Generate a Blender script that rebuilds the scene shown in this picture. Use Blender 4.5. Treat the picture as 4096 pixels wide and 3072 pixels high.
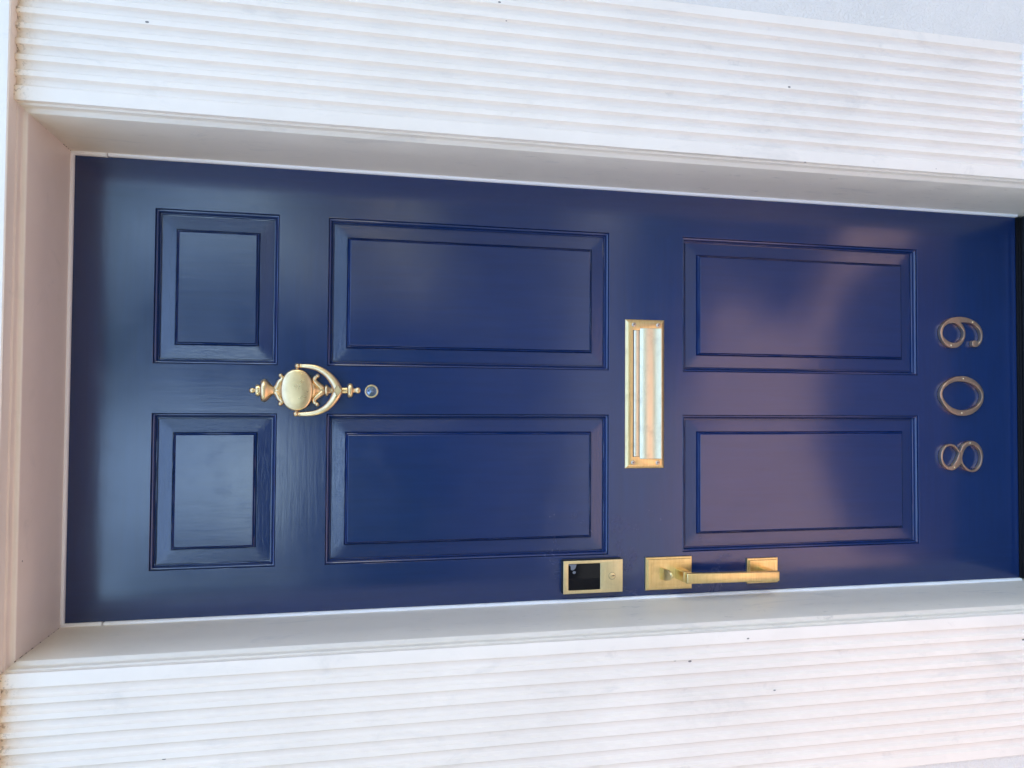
import bpy, bmesh, math, random
from mathutils import Matrix, Vector, noise
R = math.radians
random.seed(7)
for o in list(bpy.data.objects): bpy.data.objects.remove(o)
SC = bpy.context.scene
COL = SC.collection

# ---------------------------------------------------------------- camera (phone held sideways: door's up is image left)
cam_d = bpy.data.cameras.new('camera'); cam = bpy.data.objects.new('camera', cam_d); COL.objects.link(cam)
cam_d.sensor_fit = 'HORIZONTAL'; cam_d.sensor_width = 36.0; cam_d.lens = 26.367
cam_d.clip_start = 0.02; cam_d.clip_end = 500
RM = Matrix(((0.0062496, 0.9996183, -0.0269095), (-0.2020989, -0.0250921, -0.9790436), (-0.9793452, 0.0115570, 0.2018650)))
cam.matrix_world = Matrix.Translation((-0.02777, -1.60376, 1.63818)) @ RM.to_4x4()
SC.camera = cam

# ---------------------------------------------------------------- sky, sun, exposure
SUN_EL, SUN_ROT = 52.0, 84.0          # degrees; rotation measured from +Y (behind the door) towards +X
W = bpy.data.worlds.new('World'); SC.world = W; W.use_nodes = True
wn = W.node_tree.nodes; wl = W.node_tree.links
sky = wn.new('ShaderNodeTexSky'); sky.sky_type = 'NISHITA'; sky.sun_disc = False
sky.sun_elevation = R(SUN_EL); sky.sun_rotation = R(SUN_ROT)
sky.air_density = 1.0; sky.dust_density = 0.1; sky.ozone_density = 3.0
bg = wn['Background']; bg.inputs['Strength'].default_value = 0.15
wl.new(sky.outputs[0], bg.inputs[0])
sd = bpy.data.lights.new('sun', 'SUN'); sd.energy = 2.6; sd.angle = R(0.5); sd.color = (1.0, 0.92, 0.80)
sun = bpy.data.objects.new('sun', sd); COL.objects.link(sun)
sdir = Vector((math.sin(R(SUN_ROT)) * math.cos(R(SUN_EL)), math.cos(R(SUN_ROT)) * math.cos(R(SUN_EL)), math.sin(R(SUN_EL))))
sun.rotation_euler = sdir.to_track_quat('Z', 'Y').to_euler(); sun.location = sdir * 20
SC.view_settings.view_transform = 'Standard'; SC.view_settings.look = 'None'
SC.view_settings.exposure = 2.64; SC.view_settings.gamma = 1.0
SC.view_settings.use_curve_mapping = False
SC.view_settings.use_white_balance = True; SC.view_settings.white_balance_temperature = 7500; SC.view_settings.white_balance_tint = 10
try:
    SC.cycles.max_bounces = 10; SC.cycles.diffuse_bounces = 5; SC.cycles.use_denoising = True
    SC.cycles.sample_clamp_indirect = 8
except Exception: pass

# ---------------------------------------------------------------- materials
def mat(name):
    m = bpy.data.materials.new(name); m.use_nodes = True
    nt = m.node_tree; b = nt.nodes['Principled BSDF']
    return m, nt, b
def nd(nt, t, **k):
    n = nt.nodes.new(t)
    for a, v in k.items():
        if a.startswith('i_'): n.inputs[a[2:].replace('_', ' ')].default_value = v
        else: setattr(n, a, v)
    return n
def coords(nt, scale=(1, 1, 1), loc=(0, 0, 0)):
    tc = nd(nt, 'ShaderNodeNewGeometry'); mp = nd(nt, 'ShaderNodeMapping')
    mp.inputs['Scale'].default_value = scale; mp.inputs['Location'].default_value = loc
    nt.links.new(tc.outputs['Position'], mp.inputs['Vector']); return mp.outputs[0]
def noise_n(nt, vec, scale, detail=4, rough=.55, dist=0):
    n = nd(nt, 'ShaderNodeTexNoise'); n.inputs['Scale'].default_value = scale; n.inputs['Detail'].default_value = detail
    n.inputs['Roughness'].default_value = rough; n.inputs['Distortion'].default_value = dist
    nt.links.new(vec, n.inputs['Vector']); return n.outputs['Fac']
def ramp(nt, fac, stops):
    r = nd(nt, 'ShaderNodeValToRGB'); el = r.color_ramp.elements
    while len(el) < len(stops): el.new(.5)
    for e, (p, c) in zip(el, stops):
        e.position = p; e.color = (c, c, c, 1) if isinstance(c, (int, float)) else (*c, 1)
    nt.links.new(fac, r.inputs[0]); return r.outputs[0]
def math_n(nt, op, a, b=None, clamp=False):
    n = nd(nt, 'ShaderNodeMath', operation=op, use_clamp=clamp)
    for i, v in enumerate((a, b)):
        if v is None: continue
        if isinstance(v, (int, float)): n.inputs[i].default_value = v
        else: nt.links.new(v, n.inputs[i])
    return n.outputs[0]
def mixc(nt, fac, a, b):
    n = nd(nt, 'ShaderNodeMix', data_type='RGBA')
    for i, v in ((0, fac), (6, a), (7, b)):
        if isinstance(v, (int, float)): n.inputs[i].default_value = v
        elif isinstance(v, tuple): n.inputs[i].default_value = (*v, 1)
        else: nt.links.new(v, n.inputs[i])
    return n.outputs[2]
def bump(nt, b, layers):
    prev = None
    for h, strength, distance in layers:
        n = nd(nt, 'ShaderNodeBump'); n.inputs['Strength'].default_value = strength; n.inputs['Distance'].default_value = distance
        nt.links.new(h, n.inputs['Height'])
        if prev: nt.links.new(prev, n.inputs['Normal'])
        prev = n.outputs[0]
    nt.links.new(prev, b.inputs['Normal'])
def posz(nt):
    g = nd(nt, 'ShaderNodeNewGeometry'); s = nd(nt, 'ShaderNodeSeparateXYZ'); nt.links.new(g.outputs['Position'], s.inputs[0]); return s.outputs

def blue_paint(name, horiz, rough_grain=0.0):
    m, nt, b = mat(name)
    gs = (4, 60, 60) if horiz else (60, 60, 4)
    v = coords(nt, gs)
    streak = noise_n(nt, v, 1.6, 5, .6, .3)
    fine = noise_n(nt, coords(nt, (gs[0] * 4, 300, gs[2] * 4)), 1.2, 3, .6)
    wob = noise_n(nt, coords(nt), 9, 3, .5)
    orange = noise_n(nt, coords(nt), 420, 2, .5)
    cr = noise_n(nt, coords(nt, (1 if horiz else 5, 5, 5 if horiz else 1)), 42, 5, .65, .8)
    nt.links.new(mixc(nt, ramp(nt, streak, [(.3, 0.0), (.75, 1.0)]), (.0, .0165, .084), (.0, .0195, .100)), b.inputs['Base Color'])
    rr = ramp(nt, wob, [(.25, .14), (.75, .19)])
    smear = noise_n(nt, coords(nt, (1, 1, 1), (4, 0, 1)), 13, 7, .75, .5)
    sx = posz(nt)
    near = math_n(nt, 'MULTIPLY', ramp(nt, math_n(nt, 'ADD', sx[0], .5), [(.0, 1.0), (.16, 1.0), (.30, 0.0)]), ramp(nt, math_n(nt, 'MULTIPLY', sx[2], .5), [(.30, 0.0), (.42, 1.0), (.60, 1.0), (.68, 0.0)]))
    rr = math_n(nt, 'ADD', rr, math_n(nt, 'MULTIPLY', math_n(nt, 'MULTIPLY', ramp(nt, smear, [(.48, 0.0), (.66, 1.0)]), .14), math_n(nt, 'ADD', near, .30)))
    nt.links.new(rr, b.inputs['Roughness'])
    b.inputs['IOR'].default_value = 1.76
    layers = [(streak, .10 + .05 * rough_grain, .0010), (fine, .07 + .04 * rough_grain, .0004), (wob, .07, .004), (orange, .04, .0004)]
    if rough_grain: layers.append((cr, .22 * rough_grain, .0018))
    bump(nt, b, layers)
    return m
M_BLUE_V = blue_paint('blue_gloss_paint_upright_grain', False)
M_BLUE_H = blue_paint('blue_gloss_paint_level_grain', True)
M_BLUE_RV = blue_paint('blue_gloss_paint_rough_upright', False, 1.0)
M_BLUE_RH = blue_paint('blue_gloss_paint_rough_level', True, 1.0)

def white_paint(name, base, rough, grain_horiz=False, stain=0.0, scuff=0.0, speck=0.5, dirt_z=None, spec=.5):
    m, nt, b = mat(name)
    low = noise_n(nt, coords(nt), 5, 4, .6)
    gs = (3, 70, 90) if grain_horiz else (90, 70, 3)
    gr = noise_n(nt, coords(nt, gs), 1.3, 4, .6, .2)
    b2 = tuple(c * .93 for c in base)
    col = mixc(nt, ramp(nt, low, [(.35, 0.0), (.7, 1.0)]), base, b2)
    # small dark specks
    vo = nd(nt, 'ShaderNodeTexVoronoi'); vo.inputs['Scale'].default_value = 27
    nt.links.new(coords(nt, (1, 1, .55)), vo.inputs['Vector'])
    wn_ = nd(nt, 'ShaderNodeSeparateColor'); nt.links.new(vo.outputs['Color'], wn_.inputs[0])
    pick = math_n(nt, 'GREATER_THAN', wn_.outputs[0], 1 - .30 * speck)
    size = math_n(nt, 'MULTIPLY', wn_.outputs[1], .060)
    dot = math_n(nt, 'LESS_THAN', vo.outputs['Distance'], size)
    sp = math_n(nt, 'MULTIPLY', pick, dot)
    col = mixc(nt, math_n(nt, 'MULTIPLY', sp, .9), col, (.10, .085, .08))
    # faint smears
    sm = noise_n(nt, coords(nt, (1, 1, .35), (3, 1, 2)), 16, 6, .72, .6)
    col = mixc(nt, math_n(nt, 'MULTIPLY', ramp(nt, sm, [(.58, 0.0), (.78, 1.0)]), .14 + .30 * scuff), col, (.40, .38, .37))
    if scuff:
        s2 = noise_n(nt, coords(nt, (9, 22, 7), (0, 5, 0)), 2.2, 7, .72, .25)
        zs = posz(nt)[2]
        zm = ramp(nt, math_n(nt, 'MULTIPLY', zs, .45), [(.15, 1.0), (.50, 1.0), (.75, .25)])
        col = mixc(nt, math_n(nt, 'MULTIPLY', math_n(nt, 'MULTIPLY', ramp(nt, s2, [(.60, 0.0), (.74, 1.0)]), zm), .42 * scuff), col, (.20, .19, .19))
    if dirt_z is not None:
        zs = posz(nt)[2]
        k = math_n(nt, 'MULTIPLY', math_n(nt, 'SUBTRACT', zs, dirt_z - .085), 1 / .085, True)
        dn = noise_n(nt, coords(nt), 30, 5, .65)
        f = math_n(nt, 'MULTIPLY', math_n(nt, 'POWER', k, 2.6), ramp(nt, dn, [(.30, .12), (.70, 1.0)]))
        col = mixc(nt, math_n(nt, 'MULTIPLY', f, .62), col, (.62, .42, .25))
        d2 = noise_n(nt, coords(nt), 160, 3, .6)
        f2 = math_n(nt, 'MULTIPLY', math_n(nt, 'POWER', k, 7), ramp(nt, d2, [(.56, 0.0), (.62, 1.0)]))
        col = mixc(nt, math_n(nt, 'MULTIPLY', f2, .8), col, (.14, .10, .07))
    nt.links.new(col, b.inputs['Base Color'])
    nt.links.new(ramp(nt, low, [(.3, rough - .05), (.7, rough + .07)]), b.inputs['Roughness'])
    b.inputs['Specular IOR Level'].default_value = spec
    bump(nt, b, [(gr, .10, .0008), (noise_n(nt, coords(nt), 26, 3, .5), .06, .003), (noise_n(nt, coords(nt), 300, 3, .6), .05, .0006)])
    return m
M_PIL = white_paint('white_paint_on_pilaster', (.88, .775, .68), .42, scuff=.45, speck=1.2, dirt_z=2.205)
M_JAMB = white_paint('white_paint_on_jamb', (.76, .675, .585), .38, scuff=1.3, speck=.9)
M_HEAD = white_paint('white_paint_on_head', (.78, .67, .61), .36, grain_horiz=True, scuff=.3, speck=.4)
M_LINTEL = white_paint('white_paint_on_lintel', (.88, .79, .71), .4, grain_horiz=True, scuff=.5, speck=.9)
M_SEAL, nt, b = mat('white_vinyl'); b.inputs['Base Color'].default_value = (.83, .82, .84, 1); b.inputs['Roughness'].default_value = .45
bump(nt, b, [(noise_n(nt, coords(nt), 22, 2, .5), .2, .004)])

M_STUCCO, nt, b = mat('white_stucco')
n1 = noise_n(nt, coords(nt), 170, 4, .6, .4); n2 = noise_n(nt, coords(nt), 48, 3, .55)
nt.links.new(mixc(nt, ramp(nt, noise_n(nt, coords(nt), 6, 4, .6), [(.35, 0.0), (.7, 1.0)]), (.80, .73, .67), (.75, .69, .635)), b.inputs['Base Color'])
b.inputs['Roughness'].default_value = .8
bump(nt, b, [(ramp(nt, n1, [(.40, 0.0), (.62, 1.0)]), .55, .0022), (n2, .25, .004)])

def metal(name, c1, c2, rough, brush=None, nscale=30, bstr=.12, aniso=0):
    m, nt, b = mat(name)
    f = noise_n(nt, coords(nt, brush or (1, 1, 1)), nscale, 5, .6)
    f2 = noise_n(nt, coords(nt), 38, 4, .6)
    col = mixc(nt, ramp(nt, f, [(.3, 0.0), (.7, 1.0)]), c1, c2)
    col = mixc(nt, math_n(nt, 'MULTIPLY', ramp(nt, f2, [(.5, 0.0), (.8, 1.0)]), .45), col, tuple(x * .6 for x in c2))
    nt.links.new(col, b.inputs['Base Color']); b.inputs['Metallic'].default_value = 1
    nt.links.new(ramp(nt, f2, [(.3, rough), (.75, rough + .14)]), b.inputs['Roughness'])
    if bstr: bump(nt, b, [(f, bstr, .0005), (f2, .03, .001)])
    return m
M_BRASS = metal('satin_brass', (.92, .72, .36), (.82, .60, .27), .27, (.25, 1, 8), 60)
M_BRASS_LOCK = metal('brushed_pale_brass', (.92, .77, .46), (.84, .68, .38), .33, (.3, 1, 6), 90, .10)
M_BRASS_OLD = metal('aged_brass', (.92, .68, .40), (.76, .52, .29), .25, None, 12, .0)
M_BRASS_SLOT = metal('worn_lacquered_brass', (.94, .70, .36), (.84, .56, .26), .28, (.25, 1, 9), 30)
M_FLAP = metal('polished_pale_brass', (.92, .82, .62), (.84, .72, .50), .38, (.15, 1, 3), 14, .0)
M_DIGIT = metal('copper_toned_brass', (.76, .54, .39), (.66, .45, .31), .30, None, 50, .10)
M_SCREW = metal('pinkish_screw_metal', (.80, .66, .56), (.66, .52, .42), .30, None, 60)
M_NAIL, nt, b = mat('bright_brass_nail'); b.inputs['Base Color'].default_value = (1, .86, .58, 1); b.inputs['Metallic'].default_value = 1; b.inputs['Roughness'].default_value = .35
M_DARK, nt, b = mat('dark_slot'); b.inputs['Base Color'].default_value = (.012, .009, .008, 1); b.inputs['Roughness'].default_value = .7
M_BLACKBODY, nt, b = mat('black_cast_metal'); b.inputs['Base Color'].default_value = (.010, .012, .012, 1); b.inputs['Roughness'].default_value = .4
M_SCREEN, nt, b = mat('black_glass'); b.inputs['Specular IOR Level'].default_value = .25; b.inputs['Base Color'].default_value = (.003, .003, .005, 1); b.inputs['Roughness'].default_value = .07
M_SCREEN_MARK, nt, b = mat('grey_screen_mark'); b.inputs['Base Color'].default_value = (.16, .17, .20, 1); b.inputs['Roughness'].default_value = .35
M_RUBBER, nt, b = mat('black_rubber'); b.inputs['Base Color'].default_value = (.008, .008, .010, 1); b.inputs['Roughness'].default_value = .38
bump(nt, b, [(noise_n(nt, coords(nt), 60, 3, .6), .5, .003)])
M_THRESH, nt, b = mat('dark_bronze_metal'); b.inputs['Base Color'].default_value = (.16, .16, .20, 1); b.inputs['Metallic'].default_value = .8; b.inputs['Roughness'].default_value = .3
M_LENS, nt, b = mat('peephole_glass')
vv = nd(nt, 'ShaderNodeTexWave', wave_type='RINGS', rings_direction='SPHERICAL'); vv.inputs['Scale'].default_value = 160; vv.inputs['Distortion'].default_value = 2
tc = nd(nt, 'ShaderNodeTexCoord'); nt.links.new(tc.outputs['Object'], vv.inputs['Vector'])
nt.links.new(mixc(nt, vv.outputs['Fac'], (.05, .08, .16), (.30, .36, .45)), b.inputs['Base Color']); b.inputs['Metallic'].default_value = .7; b.inputs['Roughness'].default_value = .06
M_CAULK, nt, b = mat('grimy_crack_filler'); b.inputs['Base Color'].default_value = (.10, .07, .05, 1); b.inputs['Roughness'].default_value = .9

# ---------------------------------------------------------------- object helpers
def empty(name, loc=(0, 0, 0), label=None, cat=None, group=None, kind=None):
    o = bpy.data.objects.new(name, None); COL.objects.link(o); o.location = loc; o.empty_display_size = .05
    tag(o, label, cat, group, kind); return o
def tag(o, label=None, cat=None, group=None, kind=None):
    if label: o['label'] = label
    if cat: o['category'] = cat
    if group: o['group'] = group
    if kind: o['kind'] = kind
    return o
def absloc(p):
    v = Vector((0, 0, 0))
    while p is not None: v += p.location; p = p.parent
    return v
def link(name, me, mats, parent=None, smooth=None, label=None, origin=None):
    """mesh given in world coordinates"""
    o = bpy.data.objects.new(name, me); COL.objects.link(o)
    for m in (mats if isinstance(mats, (list, tuple)) else [mats]): me.materials.append(m)
    org = Vector(origin) if origin else Vector((0, 0, 0))
    if not origin and len(me.vertices):
        xs = [v.co for v in me.vertices]
        org = Vector(tuple((min(c[i] for c in xs) + max(c[i] for c in xs)) / 2 for i in range(3)))
    me.transform(Matrix.Translation(-org))
    if parent is not None:
        o.parent = parent; o.location = org - absloc(parent)
    else: o.location = org
    if smooth is not None:
        for p in me.polygons: p.use_smooth = True
        if smooth < 180: me.set_sharp_from_angle(angle=R(smooth))
    if label: o['label'] = label
    return o
def mesh(verts, faces, mids=None, recalc=True, name='m'):
    me = bpy.data.meshes.new(name); me.from_pydata(verts, [], faces)
    if mids:
        for p, i in zip(me.polygons, mids): p.material_index = i
    if recalc:
        bm = bmesh.new(); bm.from_mesh(me); bmesh.ops.recalc_face_normals(bm, faces=bm.faces); bm.to_mesh(me); bm.free()
    return me
class MB:
    def __init__(s): s.v = []; s.f = []; s.m = []
    def add(s, vs, fs, mi=0):
        k = len(s.v); s.v += [tuple(v) for v in vs]; s.f += [tuple(i + k for i in f) for f in fs]; s.m += [mi] * len(fs)
    def box(s, x0, x1, y0, y1, z0, z1, mi=0):
        s.add([(x, y, z) for x in (x0, x1) for y in (y0, y1) for z in (z0, z1)],
              [(0, 1, 3, 2), (4, 6, 7, 5), (0, 4, 5, 1), (2, 3, 7, 6), (0, 2, 6, 4), (1, 5, 7, 3)], mi)
    def rings(s, x0, x1, z0, z1, prof, mids=None, cap=True, capm=0, split=False):
        """rectangular rings stepping inwards; prof = [(inset, y)]; mids = per-step material"""
        def rc(o, y): return [(x0 + o, y, z0 + o), (x1 - o, y, z0 + o), (x1 - o, y, z1 - o), (x0 + o, y, z1 - o)]
        for i in range(len(prof) - 1):
            a, b_ = rc(*prof[i]), rc(*prof[i + 1])
            for k in range(4):
                mi = 0
                if mids: mi = mids[i][k % 2]
                s.add([a[k], a[(k + 1) % 4], b_[(k + 1) % 4], b_[k]], [(0, 1, 2, 3)], mi)
        if cap: s.add(rc(*prof[-1]), [(0, 1, 2, 3)], capm)
    def lathe(s, cx, prof, flat=1.0, y0=0.0, n=28, tilt=0.0):
        """turned about the z axis; prof = [(z, r)]"""
        vs = []; zc = prof[0][0]
        for z, r in prof:
            for k in range(n):
                a = 2 * math.pi * k / n
                vs.append((cx + tilt * (zc - z) + r * math.cos(a), y0 + r * flat * math.sin(a), z))
        fs = [(i * n + k, i * n + (k + 1) % n, (i + 1) * n + (k + 1) % n, (i + 1) * n + k) for i in range(len(prof) - 1) for k in range(n)]
        fs += [tuple(range(n)), tuple((len(prof) - 1) * n + k for k in range(n))]
        s.add(vs, fs)
    def sweep(s, path, radii, flat=1.0, n=16):
        """tube through points lying roughly in a plane of constant y"""
        vs = []; P = [Vector(p) for p in path]
        for i, p in enumerate(P):
            t = (P[min(i + 1, len(P) - 1)] - P[max(i - 1, 0)]).normalized()
            sd_ = t.cross(Vector((0, 1, 0))).normalized(); up = sd_.cross(t).normalized()
            for k in range(n):
                a = 2 * math.pi * k / n
                vs.append(p + sd_ * radii[i] * math.cos(a) + up * radii[i] * flat * math.sin(a))
        fs = [(i * n + k, i * n + (k + 1) % n, (i + 1) * n + (k + 1) % n, (i + 1) * n + k) for i in range(len(P) - 1) for k in range(n)]
        fs += [tuple(range(n)), tuple((len(P) - 1) * n + k for k in range(n))]
        s.add(vs, fs)
    def ball(s, c, r, flat=1.0, n=20, rz=1.0):
        prof = [(c[2] + r * rz * math.cos(math.pi * i / 12), max(r * math.sin(math.pi * i / 12), 1e-5)) for i in range(13)]
        s.lathe(c[0], prof, flat, c[1], n)
    def mesh(s, recalc=True): return mesh(s.v, s.f, s.m, recalc)
def smooth_closed(pts, sharp=(), sub=5):
    out = []; n = len(pts)
    for i in range(n):
        p0, p1, p2, p3 = pts[(i - 1) % n], pts[i], pts[(i + 1) % n], pts[(i + 2) % n]
        if i in sharp: p0 = p1
        if (i + 1) % n in sharp: p3 = p2
        for k in range(sub):
            t = k / sub
            out.append(tuple(.5 * (2 * p1[j] + (p2[j] - p0[j]) * t + (2 * p0[j] - 5 * p1[j] + 4 * p2[j] - p3[j]) * t * t + (-p0[j] + 3 * p1[j] - 3 * p2[j] + p3[j]) * t ** 3) for j in (0, 1)))
    return out
def smooth_open(pts, sub=5):
    out = []; n = len(pts); D = len(pts[0])
    for i in range(n - 1):
        p0, p1, p2, p3 = pts[max(i - 1, 0)], pts[i], pts[i + 1], pts[min(i + 2, n - 1)]
        for k in range(sub):
            t = k / sub
            out.append(tuple(.5 * (2 * p1[j] + (p2[j] - p0[j]) * t + (2 * p0[j] - 5 * p1[j] + 4 * p2[j] - p3[j]) * t * t + (-p0[j] + 3 * p1[j] - 3 * p2[j] + p3[j]) * t ** 3) for j in range(D)))
    out.append(tuple(pts[-1])); return out
def from_curve(cu, y_mid):
    o = bpy.data.objects.new('tmp', cu); COL.objects.link(o)
    bpy.context.view_layer.update()
    me = bpy.data.meshes.new_from_object(o.evaluated_get(bpy.context.evaluated_depsgraph_get()))
    bpy.data.objects.remove(o)
    me.transform(Matrix(((1, 0, 0, 0), (0, 0, -1, y_mid), (0, 1, 0, 0), (0, 0, 0, 1))))
    bm = bmesh.new(); bm.from_mesh(me); bmesh.ops.remove_doubles(bm, verts=bm.verts, dist=1e-6); bmesh.ops.recalc_face_normals(bm, faces=bm.faces); bm.to_mesh(me); bm.free()
    me.materials.clear(); return me
def plate(loops, y_back, y_front, bev=.0006, res=2):
    """flat shape with holes, extruded between two depths"""
    cu = bpy.data.curves.new('c', 'CURVE'); cu.dimensions = '2D'; cu.fill_mode = 'BOTH'
    th = abs(y_back - y_front) / 2
    cu.extrude = th - bev; cu.bevel_depth = bev; cu.bevel_resolution = res; cu.offset = -bev
    for lp in loops:
        sp = cu.splines.new('POLY'); sp.points.add(len(lp) - 1); sp.use_cyclic_u = True
        for p, q in zip(sp.points, lp): p.co = (q[0], q[1], 0, 1)
    return from_curve(cu, (y_back + y_front) / 2)
def rrect(x0, x1, z0, z1, r, n=5):
    out = []
    for cx, cz, a0 in ((x1 - r, z1 - r, 0), (x0 + r, z1 - r, 90), (x0 + r, z0 + r, 180), (x1 - r, z0 + r, 270)):
        for k in range(n + 1):
            a = R(a0 + 90 * k / n); out.append((cx + r * math.cos(a), cz + r * math.sin(a)))
    return out
def circ(cx, cz, r, n=32): return [(cx + r * math.cos(2 * math.pi * k / n), cz + r * math.sin(2 * math.pi * k / n)) for k in range(n)]

# ---------------------------------------------------------------- main dimensions (metres, z = 0 at the foot of the door leaf)
DX, DZ = .4572, 2.1868                 # half width and height of the leaf
JX, HZ = .4605, 2.1900                 # inner faces of the jambs and of the head
YJ, YP, YL, YS = -.203, -.230, -.249, -.226   # jamb front, pilaster face, lintel face, stucco face
PX0, PX1 = .4730, .7735                # pilaster inner and outer edges
ZL = 2.2025                            # underside of the lintel
GZ = -.17                              # paving level

# ---------------------------------------------------------------- ground
g = MB(); g.box(-60, 60, -60, 12, GZ - .3, GZ)
M_DIRT, nt, b = mat('dry_ground'); b.inputs['Roughness'].default_value = .95
nt.links.new(mixc(nt, ramp(nt, noise_n(nt, coords(nt), 1.2, 6, .6), [(.4, 0.0), (.6, 1.0)]), (.30, .27, .22), (.16, .20, .09)), b.inputs['Base Color'])
tag(link('ground', g.mesh(), M_DIRT), kind='structure')
M_PAVE, nt, b = mat('pink_brick_paving')
br = nd(nt, 'ShaderNodeTexBrick'); br.inputs['Scale'].default_value = 1.0
br.inputs['Brick Width'].default_value = .215; br.inputs['Row Height'].default_value = .105; br.inputs['Mortar Size'].default_value = .006
br.inputs['Color1'].default_value = (.33, .20, .18, 1); br.inputs['Color2'].default_value = (.39, .26, .225, 1); br.inputs['Mortar'].default_value = (.38, .32, .29, 1)
nt.links.new(coords(nt), br.inputs['Vector'])
nt.links.new(mixc(nt, ramp(nt, noise_n(nt, coords(nt), 3, 5, .6), [(.35, 0.0), (.7, .25)]), br.outputs['Color'], (.40, .33, .30)), b.inputs['Base Color'])
b.inputs['Roughness'].default_value = .85; bump(nt, b, [(br.outputs['Fac'], -.4, .004)])
g = MB(); g.box(-6, 6, -2.3, .1, GZ - .02, GZ + .004)
tag(link('path', g.mesh(), M_PAVE), kind='structure')
M_ASPH, nt, b = mat('asphalt'); b.inputs['Roughness'].default_value = .9
nt.links.new(ramp(nt, noise_n(nt, coords(nt), 60, 4, .6), [(.3, (.020, .024, .028)), (.7, (.032, .037, .042))]), b.inputs['Base Color'])
g = MB(); g.box(-60, 60, -13.5, -4.6, GZ, GZ + .006)
tag(link('road', g.mesh(), M_ASPH), kind='structure')
M_CONC, nt, b = mat('pale_concrete'); b.inputs['Roughness'].default_value = .85
nt.links.new(ramp(nt, noise_n(nt, coords(nt), 12, 5, .6), [(.3, (.14, .15, .15)), (.7, (.19, .20, .20))]), b.inputs['Base Color'])
g = MB(); g.box(-60, 60, -4.6, -4.45, GZ, GZ + .013); g.box(-60, 60, -13.65, -13.5, GZ, GZ + .13)
tag(link('kerb', g.mesh(), M_CONC), kind='structure')
g = MB(); g.box(-60, 60, -4.45, -2.302, GZ - .02, GZ + .008)
tag(link('pavement', g.mesh(), M_CONC), kind='structure')
g = MB(); g.box(-.86, .86, -.245, .16, GZ, -.034)
tag(link('door_step', g.mesh(), M_CONC), 'pale concrete step under the blue front door', 'step')

# ---------------------------------------------------------------- the white wall, with unseen roof and rear walls added to block light
w = MB()
w.box(-5, -PX1, YS, .10, GZ, ZL + .62); w.box(PX1, 2.9, YS, .10, GZ, ZL + .62); w.box(-PX1, PX1, YS, .10, ZL + .22, ZL + .62)
wall = tag(link('stucco_wall', w.mesh(), M_STUCCO), 'white rough stucco wall beside the fluted pilasters', 'wall')
w = MB(); w.box(-5, 2.9, YS - .10, 3, ZL + .62, ZL + .74)
tag(link('unseen_roof_slab', w.mesh(), M_STUCCO), 'unseen white flat roof slab added above the stucco wall to block light', 'roof')  # out of view, added to keep light off the front from above
w = MB(); w.box(-5, 2.9, 2.8, 3, GZ, ZL + .62); w.box(-5, -4.8, .1, 2.8, GZ, ZL + .62); w.box(2.7, 2.9, .1, 2.8, GZ, ZL + .62)
tag(link('unseen_rear_wall', w.mesh(), M_STUCCO), 'unseen white stucco side and rear walls added behind the door to block light', 'wall')  # out of view, closes the building behind the door against light

# ---------------------------------------------------------------- lintel
lt = empty('lintel', (0, YL, ZL + .1), 'white painted lintel board over the door and both pilasters', 'lintel')
w = MB(); prof = [(0, YP + .03), (0, YL + .002), (.002, YL), (.075, YL), (.078, YL - .004), (.21, YL - .004), (.212, YL - .001), (.22, YL + .004), (.22, YP + .03)]
vs = []
for x in (-.80, .80):
    for dz, y in prof: vs.append((x, y, ZL + dz))
n = len(prof)
w.add(vs, [(i, i + 1, n + i + 1, n + i) for i in range(n - 1)] + [(n - 1, 0, n, 2 * n - 1), tuple(range(n)), tuple(range(2 * n - 1, n - 1, -1))])
link('fascia', w.mesh(), M_LINTEL, lt)

# ---------------------------------------------------------------- fluted pilasters
def pilaster(sgn, label):
    t = empty('fluted_pilaster', (sgn * (PX0 + PX1) / 2, YP, GZ), label, 'pilaster', 'fluted pilasters beside the door')
    per, gw, first = .0266, .0172, .0245
    prof = [(0, .02), (0, .0012), (.0004, .0003), (.0012, 0)]
    for i in range(10):
        a = first + i * per
        if sgn < 0: a = first - .001 + i * per * 1.004
        prof.append((a - .0003, 0)); 
        for k in range(13):
            u = -math.cos(math.pi * k / 12)
            prof.append((a + gw * (.5 + .5 * u), .0004 + .0068 * (1 - abs(u) ** 4.0)))
        prof.append((a + gw + .0003, 0))
    wd = PX1 - PX0
    prof += [(wd - .0012, 0), (wd, .0012), (wd, .02)]
    zs = [.209 + (ZL - .209) * k / 40 for k in range(41)]
    vs, fs = [], []
    for z in zs:
        for j, (o, d) in enumerate(prof):
            wob = .0002 * noise.noise(Vector((j * .31, z * 5.0, sgn * 3))) + .0003 * noise.noise(Vector((1.7 * sgn, z * 1.6, 9)))
            edge = .0006 * noise.noise(Vector((z * 38, j * .7, sgn))) if d < .0005 else 0
            vs.append((sgn * (PX0 + o) + wob, YP + d + .25 * edge, z))
    n = len(prof)
    for i in range(len(zs) - 1):
        for j in range(n - 1): fs.append((i * n + j, i * n + j + 1, (i + 1) * n + j + 1, (i + 1) * n + j))
    me = mesh(vs, fs); link('fluted_shaft', me, M_PIL, t, 24)
    w = MB(); x0, x1 = sorted((sgn * (PX0 - .0005), sgn * (PX1 + .0005)))
    w.rings(x0, x1, GZ, .209, [(0, YP + .02), (0, YP + .0005), (.0012, YP - .0008)])
    link('plinth_block', w.mesh(), M_PIL, t)
    return t
pilaster(-1, 'white fluted pilaster on the lock and handle side of the blue door')
pilaster(1, 'white fluted pilaster beside the number nine, opposite the lock side')

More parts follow.
